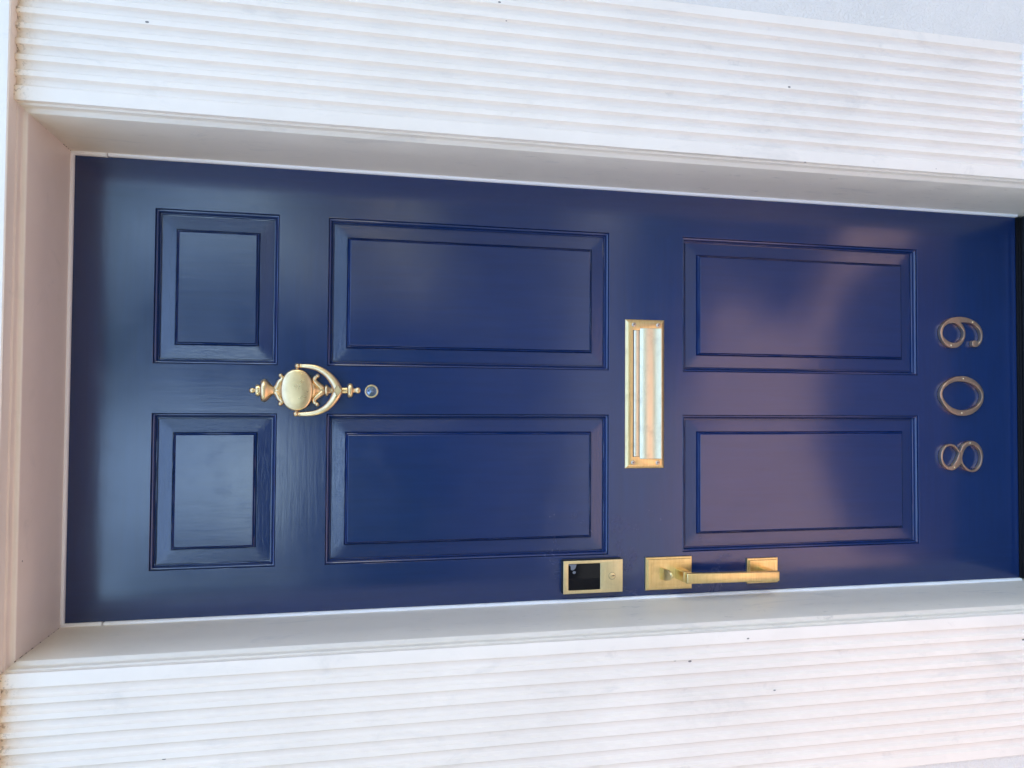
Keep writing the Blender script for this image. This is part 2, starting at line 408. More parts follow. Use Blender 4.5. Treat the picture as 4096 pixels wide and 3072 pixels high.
# ---------------------------------------------------------------- door frame: jambs, head, threshold, weather seals
fr = empty('door_frame', (0, -.1, GZ), 'off white painted door frame lining the deep recess of the blue door', 'door frame')
EDGE = [(0, .03), (0, -.12), (0, -.2022), (.0006, -.2040), (.0022, -.2048), (.0058, -.2050), (.0078, -.2058), (.0088, -.2078), (.0090, -.2105), (.0092, -.2172), (.0098, -.2180), (.0114, -.2184), (.0124, -.2192), (.0127, -.2205), (.0127, YP + .0004)]
def jamb_strip(kind):
    vs, fs = [], []
    if kind == 'head': st = [(-1 + 2 * k / 30) for k in range(31)]
    else: st = [k / 60 for k in range(61)]
    for s_ in st:
        for j, (o, y) in enumerate(EDGE):
            rag = 0
            if 3 <= j <= 12: rag = .0005 * noise.noise(Vector((s_ * 40, j * .5, {'head': 0, -1: 5, 1: 9}[kind]))) + .0004 * noise.noise(Vector((s_ * 170, j * 1.5, 2)))
            if kind == 'head':
                x = s_ * (JX + o); z = HZ + o + rag
                vs.append((x, y + rag * .5, z))
            else:
                z = GZ + .136 + (HZ + o - GZ - .136) * s_
                wv = .0007 * noise.noise(Vector((z * 1.4, kind, 4)))
                vs.append((kind * (JX + o + rag) + wv, y + rag * .5, z))
    n = len(EDGE)
    for i in range(len(st) - 1):
        for j in range(n - 1): fs.append((i * n + j, i * n + j + 1, (i + 1) * n + j + 1, (i + 1) * n + j))
    return mesh(vs, fs)
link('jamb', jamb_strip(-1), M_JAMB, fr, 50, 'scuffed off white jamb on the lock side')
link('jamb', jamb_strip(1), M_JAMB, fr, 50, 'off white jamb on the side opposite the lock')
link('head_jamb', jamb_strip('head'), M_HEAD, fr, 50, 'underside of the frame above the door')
# weather seals: soft white beads in front of the leaf, each side cut near the top
SP = [(0, -.0005), (.0046, -.0008), (.0052, -.003), (.0050, -.0085), (.0042, -.0105), (.0025, -.0118), (0, -.0122)]
def seal_side(sg, z0, z1, push=0.0):
    vs, fs = [], []; N = 24
    for i in range(N + 1):
        z = z0 + (z1 - z0) * i / N
        for o, y in SP:
            wv = .0004 * noise.noise(Vector((z * 6, sg * 2, 1)))
            vs.append((sg * (JX + .0002 - o * (1 + push) + wv), y, z))
    n = len(SP)
    fs = [(i * n + j, i * n + j + 1, (i + 1) * n + j + 1, (i + 1) * n + j) for i in range(N) for j in range(n - 1)]
    fs += [tuple(range(n)), tuple(N * n + k for k in range(n))]
    return mesh(vs, fs)
link('weather_seal', seal_side(1, .003, 2.1238), M_SEAL, fr, 60)
link('weather_seal', seal_side(1, 2.1262, HZ - .0004, .22), M_SEAL, fr, 60, 'short upper piece of white door seal')
link('weather_seal', seal_side(-1, .003, 2.1142), M_SEAL, fr, 60)
link('weather_seal', seal_side(-1, 2.1178, HZ - .0004), M_SEAL, fr, 60, 'short upper piece of white door seal on the lock side')
vs, fs = [], []
for x in [-.4555 + .911 * k / 20 for k in range(21)]:
    for o, y in SP: vs.append((x, y, HZ + .0002 - o))
n = len(SP); fs = [(i * n + j, i * n + j + 1, (i + 1) * n + j + 1, (i + 1) * n + j) for i in range(20) for j in range(n - 1)] + [tuple(range(n)), tuple(20 * n + k for k in range(n))]
link('weather_seal', mesh(vs, fs), M_SEAL, fr, 60, 'white door seal along the top of the door')
# grime in the mitred corners of the recess
for sg, seed in ((1, 3), (-1, 8)):
    c = MB(); rnd = random.Random(seed)
    y = -.012
    while y > -.212:
        L = rnd.uniform(.002, .009); keep = rnd.random() < (.55 if y < -.15 or y > -.07 else .3)
        if keep:
            r = rnd.uniform(.0003, .0007)
            c.box(sg * JX - r * 1.3, sg * JX + r * 1.3, y - L, y, HZ - r, HZ + r * .8)
        y -= L + rnd.uniform(.001, .008)
    link('mitre_crack', c.mesh(), M_CAULK, fr)

th = empty('threshold', (0, 0, -.034), 'dark bronze threshold under the bottom of the blue door', 'threshold')
w = MB(); w.box(-JX + .0005, JX - .0005, -.060, .05, -.034, -.030)
w.box(-JX + .0005, JX - .0005, -.016, .0, -.0299, -.0215); w.box(-JX + .0005, JX - .0005, -.034, -.026, -.0299, -.0235); w.box(-JX + .0005, JX - .0005, -.054, -.046, -.0299, -.0255)
link('ribbed_sill', w.mesh(), M_THRESH, th)

# ---------------------------------------------------------------- the door leaf
door = empty('front_door', (0, .02, 0), 'glossy navy blue six panel front door with brass fittings', 'door')
X1, X2, X3, X4 = -.3622, -.0495, .0490, .3606
ROWS = [(1.7989, 2.0378), (1.0853, 1.7005), (.2880, .9084)]
leaf = MB()
zt = [0, .2880, .9084, 1.0853, 1.7005, 1.7989, 2.0378, DZ]
leaf_rect = lambda x0, x1, z0, z1, mi: leaf.add([(x0, 0, z0), (x1, 0, z0), (x1, 0, z1), (x0, 0, z1)], [(0, 1, 2, 3)], mi)
for i in range(7):
    z0, z1 = zt[i], zt[i + 1]
    leaf_rect(-DX, X1, z0, z1, 0); leaf_rect(X4, DX, z0, z1, 0)
    if i in (1, 3, 5): leaf_rect(X2, X3, z0, z1, 0)
    else: leaf_rect(X1, X2, z0, z1, 1); leaf_rect(X2, X3, z0, z1, 1); leaf_rect(X3, X4, z0, z1, 1)
leaf.add([(-DX, 0, 0), (DX, 0, 0), (DX, 0, DZ), (-DX, 0, DZ), (-DX, .044, 0), (DX, .044, 0), (DX, .044, DZ), (-DX, .044, DZ)],
         [(0, 4, 5, 1), (1, 5, 6, 2), (2, 6, 7, 3), (3, 7, 4, 0), (4, 7, 6, 5)], 0)
link('door_leaf', mesh(leaf.v, leaf.f, leaf.m, False), [M_BLUE_V, M_BLUE_H], door)
# hairline joints between stiles and rails
PROF = [(0, 0), (.0004, .0003), (.0007, .0036), (.0010, .0042), (.0014, .0040), (.0018, .0030), (.0026, .0026), (.0036, .0029), (.0046, .0036), (.0055, .0047), (.0063, .0061), (.0069, .0078), (.0072, .0100), (.0078, .0106), (.0085, .0099), (.0092, .0100), (.0098, .0108), (.0101, .0134), (.0115, .0136), (.0120, .0122),
        (.0378, .0100), (.0381, .0116), (.0387, .0116), (.0396, .0098), (.0406, .0080), (.0414, .0069), (.0418, .0071), (.0423, .0068), (.0431, .0052), (.0439, .0038), (.0444, .0032), (.0447, .0034), (.0451, .0026), (.0458, .0023)]
def panel_mesh(x0, x1, z0, z1, seed):
    m = MB()
    NX = max(10, int((x1 - x0) / .014)); NZ = max(10, int((z1 - z0) / .014))
    rnd = seed
    for i in range(len(PROF) - 1):
        (o0, y0), (o1, y1) = PROF[i], PROF[i + 1]
        for side in range(4):
            N = NX if side % 2 == 0 else NZ
            for k in range(N):
                q = []
                for t, (o, y, ii) in ((k / N, (o0, y0, i)), ((k + 1) / N, (o0, y0, i)), ((k + 1) / N, (o1, y1, i + 1)), (k / N, (o1, y1, i + 1))):
                    a0, a1, b0, b1 = x0 + o, x1 - o, z0 + o, z1 - o
                    if side == 0: p = (a0 + (a1 - a0) * t, b0)
                    elif side == 1: p = (a1, b0 + (b1 - b0) * t)
                    elif side == 2: p = (a1 - (a1 - a0) * t, b1)
                    else: p = (a0, b1 - (b1 - b0) * t)
                    jy = 0
                    if 1 <= ii <= 17 or 20 < ii < 32: jy = .00022 * noise.noise(Vector((p[0] * 45, p[1] * 45, seed + ii * .6)))
                    if t in (0, 1): jy = 0
                    q.append((p[0], y + jy, p[1]))
                rough = (i == 19)
                mi = (3 if rough else 1) if side % 2 == 0 else (2 if rough else 0)
                m.add(q, [(0, 1, 2, 3)], mi)
    o, y = PROF[-1]
    m.add([(x0 + o, y, z0 + o), (x1 - o, y, z0 + o), (x1 - o, y, z1 - o), (x0 + o, y, z1 - o)], [(0, 1, 2, 3)], 0)
    me = mesh(m.v, m.f, m.m, False)
    bm = bmesh.new(); bm.from_mesh(me); bmesh.ops.remove_doubles(bm, verts=bm.verts, dist=2e-5); bm.to_mesh(me); bm.free()
    return me
PN = ['upper', 'tall middle', 'lower']
for r_, (z0, z1) in enumerate(ROWS):
    for c_, (x0, x1) in enumerate(((X1, X2), (X3, X4))):
        link('raised_panel', panel_mesh(x0, x1, z0, z1, r_ * 7 + c_ * 3), [M_BLUE_V, M_BLUE_H, M_BLUE_RV, M_BLUE_RH], door, 28)
w = MB(); w.box(-DX + .001, DX - .001, -.0015, .004, -.0205, -.0012); w.box(-DX + .001, DX - .001, -.0050, -.0016, -.0185, -.0150); w.box(-DX + .001, DX - .001, -.0050, -.0016, -.0095, -.0065)
link('door_sweep', w.mesh(), M_RUBBER, door)

# ---------------------------------------------------------------- knocker (thing > part > sub-parts)
k = MB(); TL = .0095
top = [(1.8541, .0002), (1.8535, .0022), (1.8520, .0042), (1.8490, .0055), (1.8455, .0050), (1.8430, .0036), (1.8418, .0034), (1.8413, .0085), (1.8408, .0112), (1.8395, .0118), (1.8350, .0118), (1.8335, .0112), (1.8325, .0108), (1.8318, .0165),
       (1.8305, .0205), (1.8282, .0228), (1.8250, .0235), (1.8218, .0230), (1.8190, .0210), (1.8155, .0172), (1.8125, .0138), (1.8095, .0108), (1.8065, .0086), (1.8035, .0078), (1.8000, .0079), (1.7970, .0098), (1.7940, .0140), (1.7900, .0190), (1.7800, .0200)]
k.lathe(-.0031, smooth_open(top, 2), .62, 0, 32, TL)
bot = [(1.7330, .0200), (1.7265, .0195), (1.7225, .0155), (1.7180, .0110), (1.7130, .0083), (1.7085, .0072), (1.7060, .0070), (1.7052, .0085), (1.7035, .0112), (1.7012, .0127), (1.6990, .0120), (1.6965, .0088), (1.6945, .0068), (1.6900, .0064), (1.6700, .0064), (1.6600, .0062),
       (1.6590, .0066), (1.6585, .0105), (1.6570, .0138), (1.6545, .0149), (1.6510, .0149), (1.6488, .0138), (1.6474, .0105), (1.6468, .0062), (1.6450, .0046), (1.6425, .0043), (1.6415, .0052), (1.6395, .0063), (1.6368, .0067), (1.6340, .0058), (1.6322, .0036), (1.6312, .0003)]
k.lathe(-.0020, smooth_open(bot, 2), .62, 0, 32, TL)
for sg in (-1, 1):
    k.sweep(smooth_open([(-.0025 + sg * .004, -.003, 1.801), (-.0025 + sg * .010, -.005, 1.7975), (-.002 + sg * .017, -.0065, 1.7945), (-.002 + sg * .022, -.0075, 1.7895), (-.0015 + sg * .0265, -.008, 1.7893), (-.001 + sg * .0288, -.008, 1.7918)], 4),
            [.0060 - .0028 * i / 20 for i in range(21)], .8)
    k.ball((-.001 + sg * .0290, -.008, 1.7920), .0044)
    k.sweep(smooth_open([(-.0015 + sg * .004, -.003, 1.709), (-.0015 + sg * .0085, -.005, 1.7135), (-.0015 + sg * .0135, -.0065, 1.7195), (-.0015 + sg * .0195, -.0075, 1.7250), (-.0015 + sg * .0245, -.008, 1.7245), (-.0015 + sg * .0292, -.0085, 1.7192)], 4),
            [.0062 - .0026 * i / 20 for i in range(21)], .8)
    k.ball((-.0015 + sg * .0295, -.0085, 1.7188), .0046)
    k.sweep([(-.0015 + sg * .030, -.010, 1.7592), (-.0015 + sg * .0485, -.014, 1.7592)], [.004, .003], 1)
knock = link('door_knocker', k.mesh(), M_BRASS_OLD, door, 40, 'aged brass door knocker with oval plate and urn finials')
# oval medallion
d = MB(); vs = []; N = 56
prof = [(1.0, -.002), (1.0, -.0165), (.985, -.0188), (.955, -.0202), (.90, -.0210), (.6, -.0222), (.3, -.0226), (.001, -.0227)]
for s_, y in prof:
    for i in range(N):
        a = 2 * math.pi * i / N; ca, sa = math.cos(a), math.sin(a)
        ex = 2 / 2.25
        vs.append((-.0015 + .0425 * s_ * abs(ca) ** ex * (1 if ca > 0 else -1), y, 1.7592 + .0315 * s_ * abs(sa) ** ex * (1 if sa > 0 else -1)))
d.add(vs, [(i * N + j, i * N + (j + 1) % N, (i + 1) * N + (j + 1) % N, (i + 1) * N + j) for i in range(len(prof) - 1) for j in range(N)] + [tuple((len(prof) - 1) * N + j for j in range(N))])
link('oval_medallion', d.mesh(), M_BRASS_OLD, knock, 40)
a = MB()
L = [(-.0506, 1.7575), (-.0508, 1.7480), (-.0500, 1.7330), (-.0470, 1.7180), (-.0400, 1.7035), (-.0300, 1.6925), (-.0160, 1.6828), (-.0019, 1.6770)]
Rr = [(.0477, 1.7560), (.0477, 1.7460), (.0467, 1.7330), (.0435, 1.7195), (.0365, 1.7060), (.0265, 1.6942), (.0125, 1.6835), (-.0019, 1.6770)]
rad = [(.0036,), (.0041,), (.0049,), (.0056,), (.0065,), (.0074,), (.0086,), (.0100,)]
rr = [r[0] for r in smooth_open(rad, 4)]
for P in (L, Rr):
    pts = smooth_open([(p[0], -.0175 - .006 * i / 7, p[1]) for i, p in enumerate(P)], 4)
    a.sweep(pts, rr, .62)
a.ball((-.0506, -.0185, 1.7602), .0054); a.ball((.0477, -.0185, 1.7584), .0054)
for x, z in ((-.0508, 1.7535), (.0478, 1.7522)): a.lathe(x, [(z + .0012, .0047), (z - .0012, .0047)], 1, -.018, 16)
a.add([(-.0019, -.0285, 1.6668), (.0055, -.027, 1.6735), (-.0019, -.022, 1.6735), (-.0093, -.027, 1.6735)], [(0, 1, 2, 3)])
ring = link('knocker_ring', a.mesh(), M_BRASS_OLD, knock, 50)
a = MB(); cx, cz = -.0019, 1.6774
for (hx, hz, y), (hx2, hz2, y2) in (((.0130, .0090, -.0262), (.0130, .0090, -.0300)), ((.0130, .0090, -.0300), (.0108, .0074, -.0316))):
    A = [(cx + hx, y, cz), (cx, y, cz + hz), (cx - hx, y, cz), (cx, y, cz - hz)]; B_ = [(cx + hx2, y2, cz), (cx, y2, cz + hz2), (cx - hx2, y2, cz), (cx, y2, cz - hz2)]
    a.add(A + B_, [(i, (i + 1) % 4, 4 + (i + 1) % 4, 4 + i) for i in range(4)])
a.add(B_, [(0, 1, 2, 3)])
link('diamond_boss', a.mesh(), M_BRASS_OLD, knock)

# ---------------------------------------------------------------- peephole
p = MB(); cx, cz = -.0026, 1.6090; N = 40
prof = [(.0141, .001), (.0141, -.0018), (.0134, -.0030), (.0122, -.0034), (.0111, -.0030), (.0106, -.0018), (.0104, .001)]
vs = [(cx + r * math.cos(2 * math.pi * j / N), y, cz + r * math.sin(2 * math.pi * j / N)) for r, y in prof for j in range(N)]
p.add(vs, [(i * N + j, i * N + (j + 1) % N, (i + 1) * N + (j + 1) % N, (i + 1) * N + j) for i in range(len(prof) - 1) for j in range(N)])
peep = link('peephole', p.mesh(), M_BRASS_OLD, door, 40, 'small round brass peephole below the knocker')
p = MB(); prof = [(.0105, -.0010), (.0095, -.0014), (.0075, -.0016), (.0072, -.0010), (.0050, -.0012), (.0046, -.0020), (.0026, -.0026), (.0001, -.0028)]
vs = [(cx + r * math.cos(2 * math.pi * j / N), y, cz + r * math.sin(2 * math.pi * j / N)) for r, y in prof for j in range(N)]
p.add(vs, [(i * N + j, i * N + (j + 1) % N, (i + 1) * N + (j + 1) % N, (i + 1) * N + j) for i in range(len(prof) - 1) for j in range(N)])
link('lens', p.mesh(), M_LENS, peep, 40)

# ---------------------------------------------------------------- mail slot
mx0, mx1, mz0, mz1 = -.1702, .1656, .9541, 1.0478
f = MB(); f.rings(mx0, mx1, mz0, mz1, [(0, .0), (0, -.0008), (.0006, -.0016), (.0040, -.0036), (.0066, -.0047), (.0082, -.0050)], cap=False)
fo = .0082
outer = [(mx0 + fo, mz0 + fo), (mx1 - fo, mz0 + fo), (mx1 - fo, mz1 - fo), (mx0 + fo, mz1 - fo)]
hole = [(-.1440, 1.0305), (-.1440, 1.0140), (-.1490, 1.0140)] + [(-.1490 + .004 - .004 * math.cos(R(t)), .9633 + .004 - .004 * math.sin(R(t))) for t in (0, 30, 60, 90)] + \
       [(.1462 - .004 + .004 * math.sin(R(t)), .9633 + .004 - .004 * math.cos(R(t))) for t in (0, 30, 60, 90)] + [(.1462, 1.0140), (.1412, 1.0140), (.1412, 1.0305)]
pm = plate([outer, hole], -.0030, -.00505, .0003, 1)
fm = f.mesh(); bm = bmesh.new(); bm.from_mesh(fm); bm.from_mesh(pm); bm.to_mesh(fm); bm.free()
slot = link('mail_slot', fm, M_BRASS_SLOT, door, 25, 'wide brass mail slot in the middle rail of the door')
w = MB(); w.box(-.150, .147, -.0006, -.0002, .9622, 1.0315); link('slot_opening', w.mesh(), M_DARK, slot)
def strip(prof, x0, x1, NX=30):
    prof = smooth_open(prof, 3); vs = []
    for i in range(NX + 1):
        x = x0 + (x1 - x0) * i / NX
        for z, y in prof: vs.append((x, y + .00010 * noise.noise(Vector((x * 14, z * 30, 0))), z))
    n = len(prof)
    return mesh(vs, [(i * n + j, i * n + j + 1, (i + 1) * n + j + 1, (i + 1) * n + j) for i in range(NX) for j in range(n - 1)] + [tuple(range(n)), tuple(NX * n + k_ for k_ in range(n))])
link('hinge_barrel', strip([(1.0280, -.0010), (1.0284, -.0030), (1.0268, -.0050), (1.0235, -.0060), (1.0200, -.0059), (1.0172, -.0050), (1.0145, -.0035)], -.1432, .1404), M_FLAP, slot, 40)
link('flap', strip([(1.0136, -.0012), (1.0138, -.0034), (1.0118, -.0048), (1.0075, -.0066), (1.0030, -.0078), (.9985, -.0083), (.9940, -.0081), (.9895, -.0073), (.9855, -.0067), (.9815, -.0067), (.9770, -.0074), (.9720, -.0088), (.9675, -.0104), (.9650, -.0112), (.9640, -.0108), (.9638, -.0060), (.9638, -.0012)], -.1485, .1456), M_FLAP, slot, 40)
for x, z in ((.1535, 1.0285), (.1534, .9700), (-.1572, 1.0299), (-.1580, .9709)):
    s_ = MB(); prof = [(.0052, -.0040), (.0052, -.0054), (.0044, -.0064), (.0028, -.0069), (.0001, -.0070)]; N = 24
    vs = [(x + r * math.cos(2 * math.pi * j / N), y, z + r * math.sin(2 * math.pi * j / N)) for r, y in prof for j in range(N)]
    s_.add(vs, [(i * N + j, i * N + (j + 1) % N, (i + 1) * N + (j + 1) % N, (i + 1) * N + j) for i in range(len(prof) - 1) for j in range(N)])
    an = random.uniform(.5, 1.0); ca, sa = math.cos(an), math.sin(an)
    for t_ in ((ca, sa), (-sa, ca)):
        h, q = .0022, .0005
        pts = [(x + t_[0] * u * h - t_[1] * v * q, -.00712, z + t_[1] * u * h + t_[0] * v * q) for u, v in ((-1, -1), (1, -1), (1, 1), (-1, 1))]
        off = .00006 if t_[0] == ca else 0
        s_.add([(a_, b_ - off, c_) for a_, b_, c_ in pts] + [(a_, -.0066, c_) for a_, b_, c_ in pts], [(0, 1, 2, 3), (0, 1, 5, 4), (1, 2, 6, 5), (2, 3, 7, 6), (3, 0, 4, 7)], 1)
    link('screw', mesh(s_.v, s_.f, s_.m), [M_SCREW, M_DARK], slot, 50)

# ---------------------------------------------------------------- keypad deadbolt
lx0, lx1, lz0, lz1 = -.4405, -.3691, 1.0584, 1.1944
bd = MB(); bd.rings(lx0 + .0002, lx1 - .0002, lz0 + .0002, lz1 - .0002, [(-.0006, 0), (-.0006, -.002), (0, -.0024), (0, -.0150)], cap=True)
lock = link('keypad_lock', bd.mesh(), M_BLACKBODY, door, None, 'rectangular brass deadbolt with black touch screen')
wx0, wx1, wz0, wz1 = -.4334, -.3759, 1.1102, 1.1830
link('face_plate', plate([rrect(lx0, lx1, lz0, lz1, .0008, 2), rrect(wx0, wx1, wz0, wz1, .0022, 4)], -.0151, -.0181, .0007), M_BRASS_LOCK, lock, 30)
link('touch_screen', plate([rrect(wx0 + .0006, wx1 - .0006, wz0 + .0006, wz1 - .0006, .0018, 4)], -.01505, -.0173, .0003), M_SCREEN, lock, 30)
link('screen_patch', plate([smooth_closed([(-.3768, 1.1820), (-.3768, 1.1640), (-.3800, 1.1655), (-.3850, 1.1670), (-.3895, 1.1725), (-.3880, 1.1772), (-.3835, 1.1775), (-.3795, 1.1788), (-.3785, 1.1820)], (0, 1, 8), 4)], -.01732, -.01748, .00003, 0), M_SCREEN_MARK, lock)  # grey patch in the upper right corner of the touch screen
link('water_mark', plate([[(-.3943 + .0036 * math.cos(t) * .8 - .0030 * math.sin(t) * .35, 1.1697 + .0036 * math.sin(t) + .001 * math.cos(t)) for t in [2 * math.pi * i / 20 for i in range(20)]]], -.01732, -.01744, .00003, 0), M_SCREEN_MARK, lock)
cxl, czl = -.4048, 1.0831
link('cylinder_ring', plate([circ(cxl, czl, .0080), circ(cxl, czl, .0074)], -.0180, -.0183, .0001, 0), M_DARK, lock)
cyl = link('key_cylinder', plate([circ(cxl, czl, .0073)], -.0176, -.0188, .0003), M_BRASS_LOCK, lock, 30)
link('keyhole', plate([[(cxl - .0006, czl + .0035), (cxl + .0002, czl + .0036), (cxl + .0003, czl + .0008), (cxl + .0012, czl - .0002), (cxl + .0008, czl - .0018), (cxl + .0022, czl - .0036), (cxl + .0004, czl - .0060), (cxl - .0012, czl - .0062), (cxl - .0004, czl - .0040), (cxl - .0014, czl - .0022), (cxl - .0008, czl - .0006)]], -.0186, -.01895, .0001, 0), M_DARK, cyl)
tx = bpy.data.curves.new('t', 'FONT'); tx.body = 'BALDWIN'; tx.size = .0070; tx.extrude = .0005; tx.bevel_depth = .00008; tx.align_x = 'CENTER'; tx.align_y = 'CENTER'; tx.space_character = 1.12
me = from_curve(tx, -.01835); me.transform(Matrix.Translation((-.4050, 0, 1.1000)))
link('lettering', me, M_BRASS_LOCK, lock)

# ---------------------------------------------------------------- handle set
STEP = [(0, 0), (0, -.0050), (.0007, -.0058), (.0034, -.0060), (.0036, -.0072), (.0042, -.0074), (.0044, -.0096), (.0050, -.0102), (.0118, -.0102), (.0119, -.0094), (.0124, -.0094), (.0125, -.0102)]
hs = MB(); hs.rings(-.4435, -.3706, .8886, .9998, STEP)
handle = link('door_handle', hs.mesh(), M_BRASS, door, 20, 'square brass pull handle with thumb latch and two backplates')
r2 = MB(); r2.rings(-.4388, -.3812, .6732, .7508, [(o * .92, y) for o, y in STEP]); link('lower_backplate', r2.mesh(), M_BRASS, handle, 20)
def bar_mesh(pts_top, pts_bot, bev):
    bm = bmesh.new(); v = [bm.verts.new(p_) for p_ in pts_top + pts_bot]
    for fc in ((0, 1, 2, 3), (7, 6, 5, 4), (0, 4, 5, 1), (1, 5, 6, 2), (2, 6, 7, 3), (3, 7, 4, 0)): bm.faces.new([v[i] for i in fc])
    bmesh.ops.recalc_face_normals(bm, faces=bm.faces)
    if bev: bmesh.ops.bevel(bm, geom=list(bm.edges), offset=bev, segments=3, profile=.5, affect='EDGES')
    me = bpy.data.meshes.new('b'); bm.to_mesh(me); bm.free(); return me
link('grip', bar_mesh([(-.4206, -.0590, .9246), (-.3978, -.0590, .9246), (-.3978, -.0460, .9246), (-.4206, -.0460, .9246)],
                      [(-.4230, -.0590, .6996), (-.4008, -.0590, .6996), (-.4008, -.0460, .6996), (-.4230, -.0460, .6996)], .0028), M_BRASS, handle, 40)
link('post', bar_mesh([(-.4194, -.0458, .9262), (-.3972, -.0458, .9262), (-.3964, -.0098, .9302), (-.4192, -.0098, .9302)],
                      [(-.4194, -.0458, .9080), (-.3972, -.0458, .9080), (-.3964, -.0098, .9080), (-.4192, -.0098, .9080)], .0010), M_BRASS, handle, 40)
link('post', bar_mesh([(-.4215, -.0462, .7240), (-.4022, -.0462, .7240), (-.4012, -.0098, .7240), (-.4205, -.0098, .7240)],
                      [(-.4215, -.0462, .7040), (-.4022, -.0462, .7040), (-.4012, -.0098, .7040), (-.4205, -.0098, .7040)], .0010), M_BRASS, handle, 40)
t_ = MB(); vs = []; NT, NW = 18, 10; cxm = -.4063
for top_ in (0, 1):
    for i in range(NT + 1):
        t = i / NT; y = -.0098 - .0310 * t; zc = .9668 - .0135 * t ** 1.5; hw = .0128 * math.sqrt(max(1 - (max(0, t - .35) / .65) ** 2.4, .003))
        for j in range(NW + 1):
            u = -1 + 2 * j / NW
            vs.append((cxm + hw * u, y, zc - .0005 * u * u - (0 if top_ == 0 else .0052 * (1 - .35 * t))))
nw = NW + 1; nn = (NT + 1) * nw
fs = []
for i in range(NT):
    for j in range(NW):
        a0 = i * nw + j; fs.append((a0, a0 + 1, a0 + nw + 1, a0 + nw)); fs.append((nn + a0, nn + a0 + nw, nn + a0 + nw + 1, nn + a0 + 1))
    fs.append((i * nw, (i + 1) * nw, nn + (i + 1) * nw, nn + i * nw)); fs.append((i * nw + NW, nn + i * nw + NW, nn + (i + 1) * nw + NW, (i + 1) * nw + NW))
fs.append(tuple(NT * nw + j for j in range(nw)) + tuple(nn + NT * nw + j for j in range(NW, -1, -1)))
fs.append(tuple(j for j in range(nw)) + tuple(nn + j for j in range(NW, -1, -1)))
t_.add(vs, fs); link('thumb_latch', t_.mesh(), M_BRASS, handle, 40)
w = MB(); w.box(-.4040, -.3985, -.0104, -.0098, .9520, .9572); link('latch_slot', w.mesh(), M_DARK, handle)

# ---------------------------------------------------------------- house numbers
NINE_O = [(154.7, 232.0), (164.6, 230.2), (175.5, 223.9), (185.1, 213.0), (191.7, 200.4), (194.9, 186.7), (195.7, 175.3), (195.0, 160.4), (191.5, 145.5), (186.0, 131.8), (177.4, 120.3), (165.7, 112.4), (152.9, 109.3), (139.0, 111.5), (129.0, 117.5), (122.8, 125.6), (121.7, 131.4), (123.6, 137.7), (128.4, 140.8), (134.4, 139.9), (137.6, 135.8), (137.8, 130.1), (134.7, 126.1), (129.3, 124.2), (133.8, 119.7), (141.9, 115.0), (152.8, 114.3), (162.6, 117.6), (171.3, 125.0), (177.9, 135.3), (181.5, 148.0), (182.7, 160.6), (182.0, 173.8), (177.0, 168.7), (168.3, 163.0), (158.5, 160.3), (146.7, 161.0), (136.7, 165.1), (127.8, 171.5), (120.6, 181.9), (117.9, 193.3), (119.2, 204.6), (124.8, 214.8), (133.4, 223.7), (143.1, 229.3)]
NINE_H = [(154.9, 226.0), (166.7, 222.3), (173.8, 215.4), (178.4, 206.3), (180.0, 194.9), (177.6, 183.5), (171.0, 173.3), (162.3, 166.5), (154.5, 164.3), (145.6, 166.2), (137.6, 172.5), (132.4, 181.7), (130.9, 193.2), (132.9, 205.6), (138.5, 215.8), (146.1, 223.6)]
ZERO_O = [(3.5, 234.2), (15.3, 231.2), (27.0, 222.6), (37.9, 208.9), (45.5, 193.0), (48.3, 177.0), (48.3, 162.1), (45.1, 148.4), (38.4, 133.6), (27.2, 119.9), (13.5, 110.8), (0.7, 108.3), (-13.1, 110.5), (-26.0, 118.2), (-36.8, 129.9), (-44.7, 143.8), (-48.7, 158.7), (-49.5, 172.4), (-46.9, 189.5), (-39.1, 205.3), (-28.5, 217.6), (-14.9, 227.6), (-5.2, 232.6)]
ZERO_H = [(2.6, 228.0), (12.4, 225.6), (21.2, 218.2), (29.7, 205.6), (34.5, 190.8), (35.9, 176.0), (34.6, 160.0), (29.9, 142.9), (22.2, 128.0), (11.5, 117.8), (0.7, 113.8), (-8.2, 115.1), (-19.1, 121.6), (-28.0, 134.4), (-34.0, 151.7), (-36.2, 170.0), (-34.1, 185.9), (-28.4, 201.7), (-19.7, 214.1), (-8.0, 224.1)]
EIGHT_O = [(-149.2, 233.5), (-136.6, 230.6), (-126.9, 223.2), (-121.2, 215.2), (-119.3, 206.1), (-120.8, 196.0), (-126.2, 188.1), (-134.0, 181.4), (-137.5, 177.5), (-126.2, 172.2), (-118.0, 164.1), (-113.1, 154.9), (-111.9, 145.7), (-113.7, 135.4), (-120.1, 125.1), (-130.5, 117.2), (-144.2, 112.8), (-156.0, 112.9), (-170.7, 117.1), (-181.4, 124.7), (-187.1, 134.0), (-188.7, 144.3), (-186.4, 153.5), (-181.0, 162.5), (-173.1, 169.9), (-166.2, 174.9), (-172.0, 180.7), (-178.7, 188.7), (-182.5, 196.7), (-183.4, 204.6), (-181.4, 212.5), (-176.4, 220.3), (-168.6, 228.1), (-158.9, 231.9)]
EIGHT_H = [(-149.2, 228.5), (-137.6, 225.5), (-127.9, 218.7), (-123.6, 209.6), (-123.7, 201.7), (-128.1, 192.6), (-135.9, 184.8), (-141.3, 181.7), (-147.6, 183.2), (-156.4, 187.3), (-165.1, 193.1), (-172.3, 199.9), (-174.6, 207.9), (-172.6, 215.8), (-166.7, 222.5), (-157.9, 227.4)]
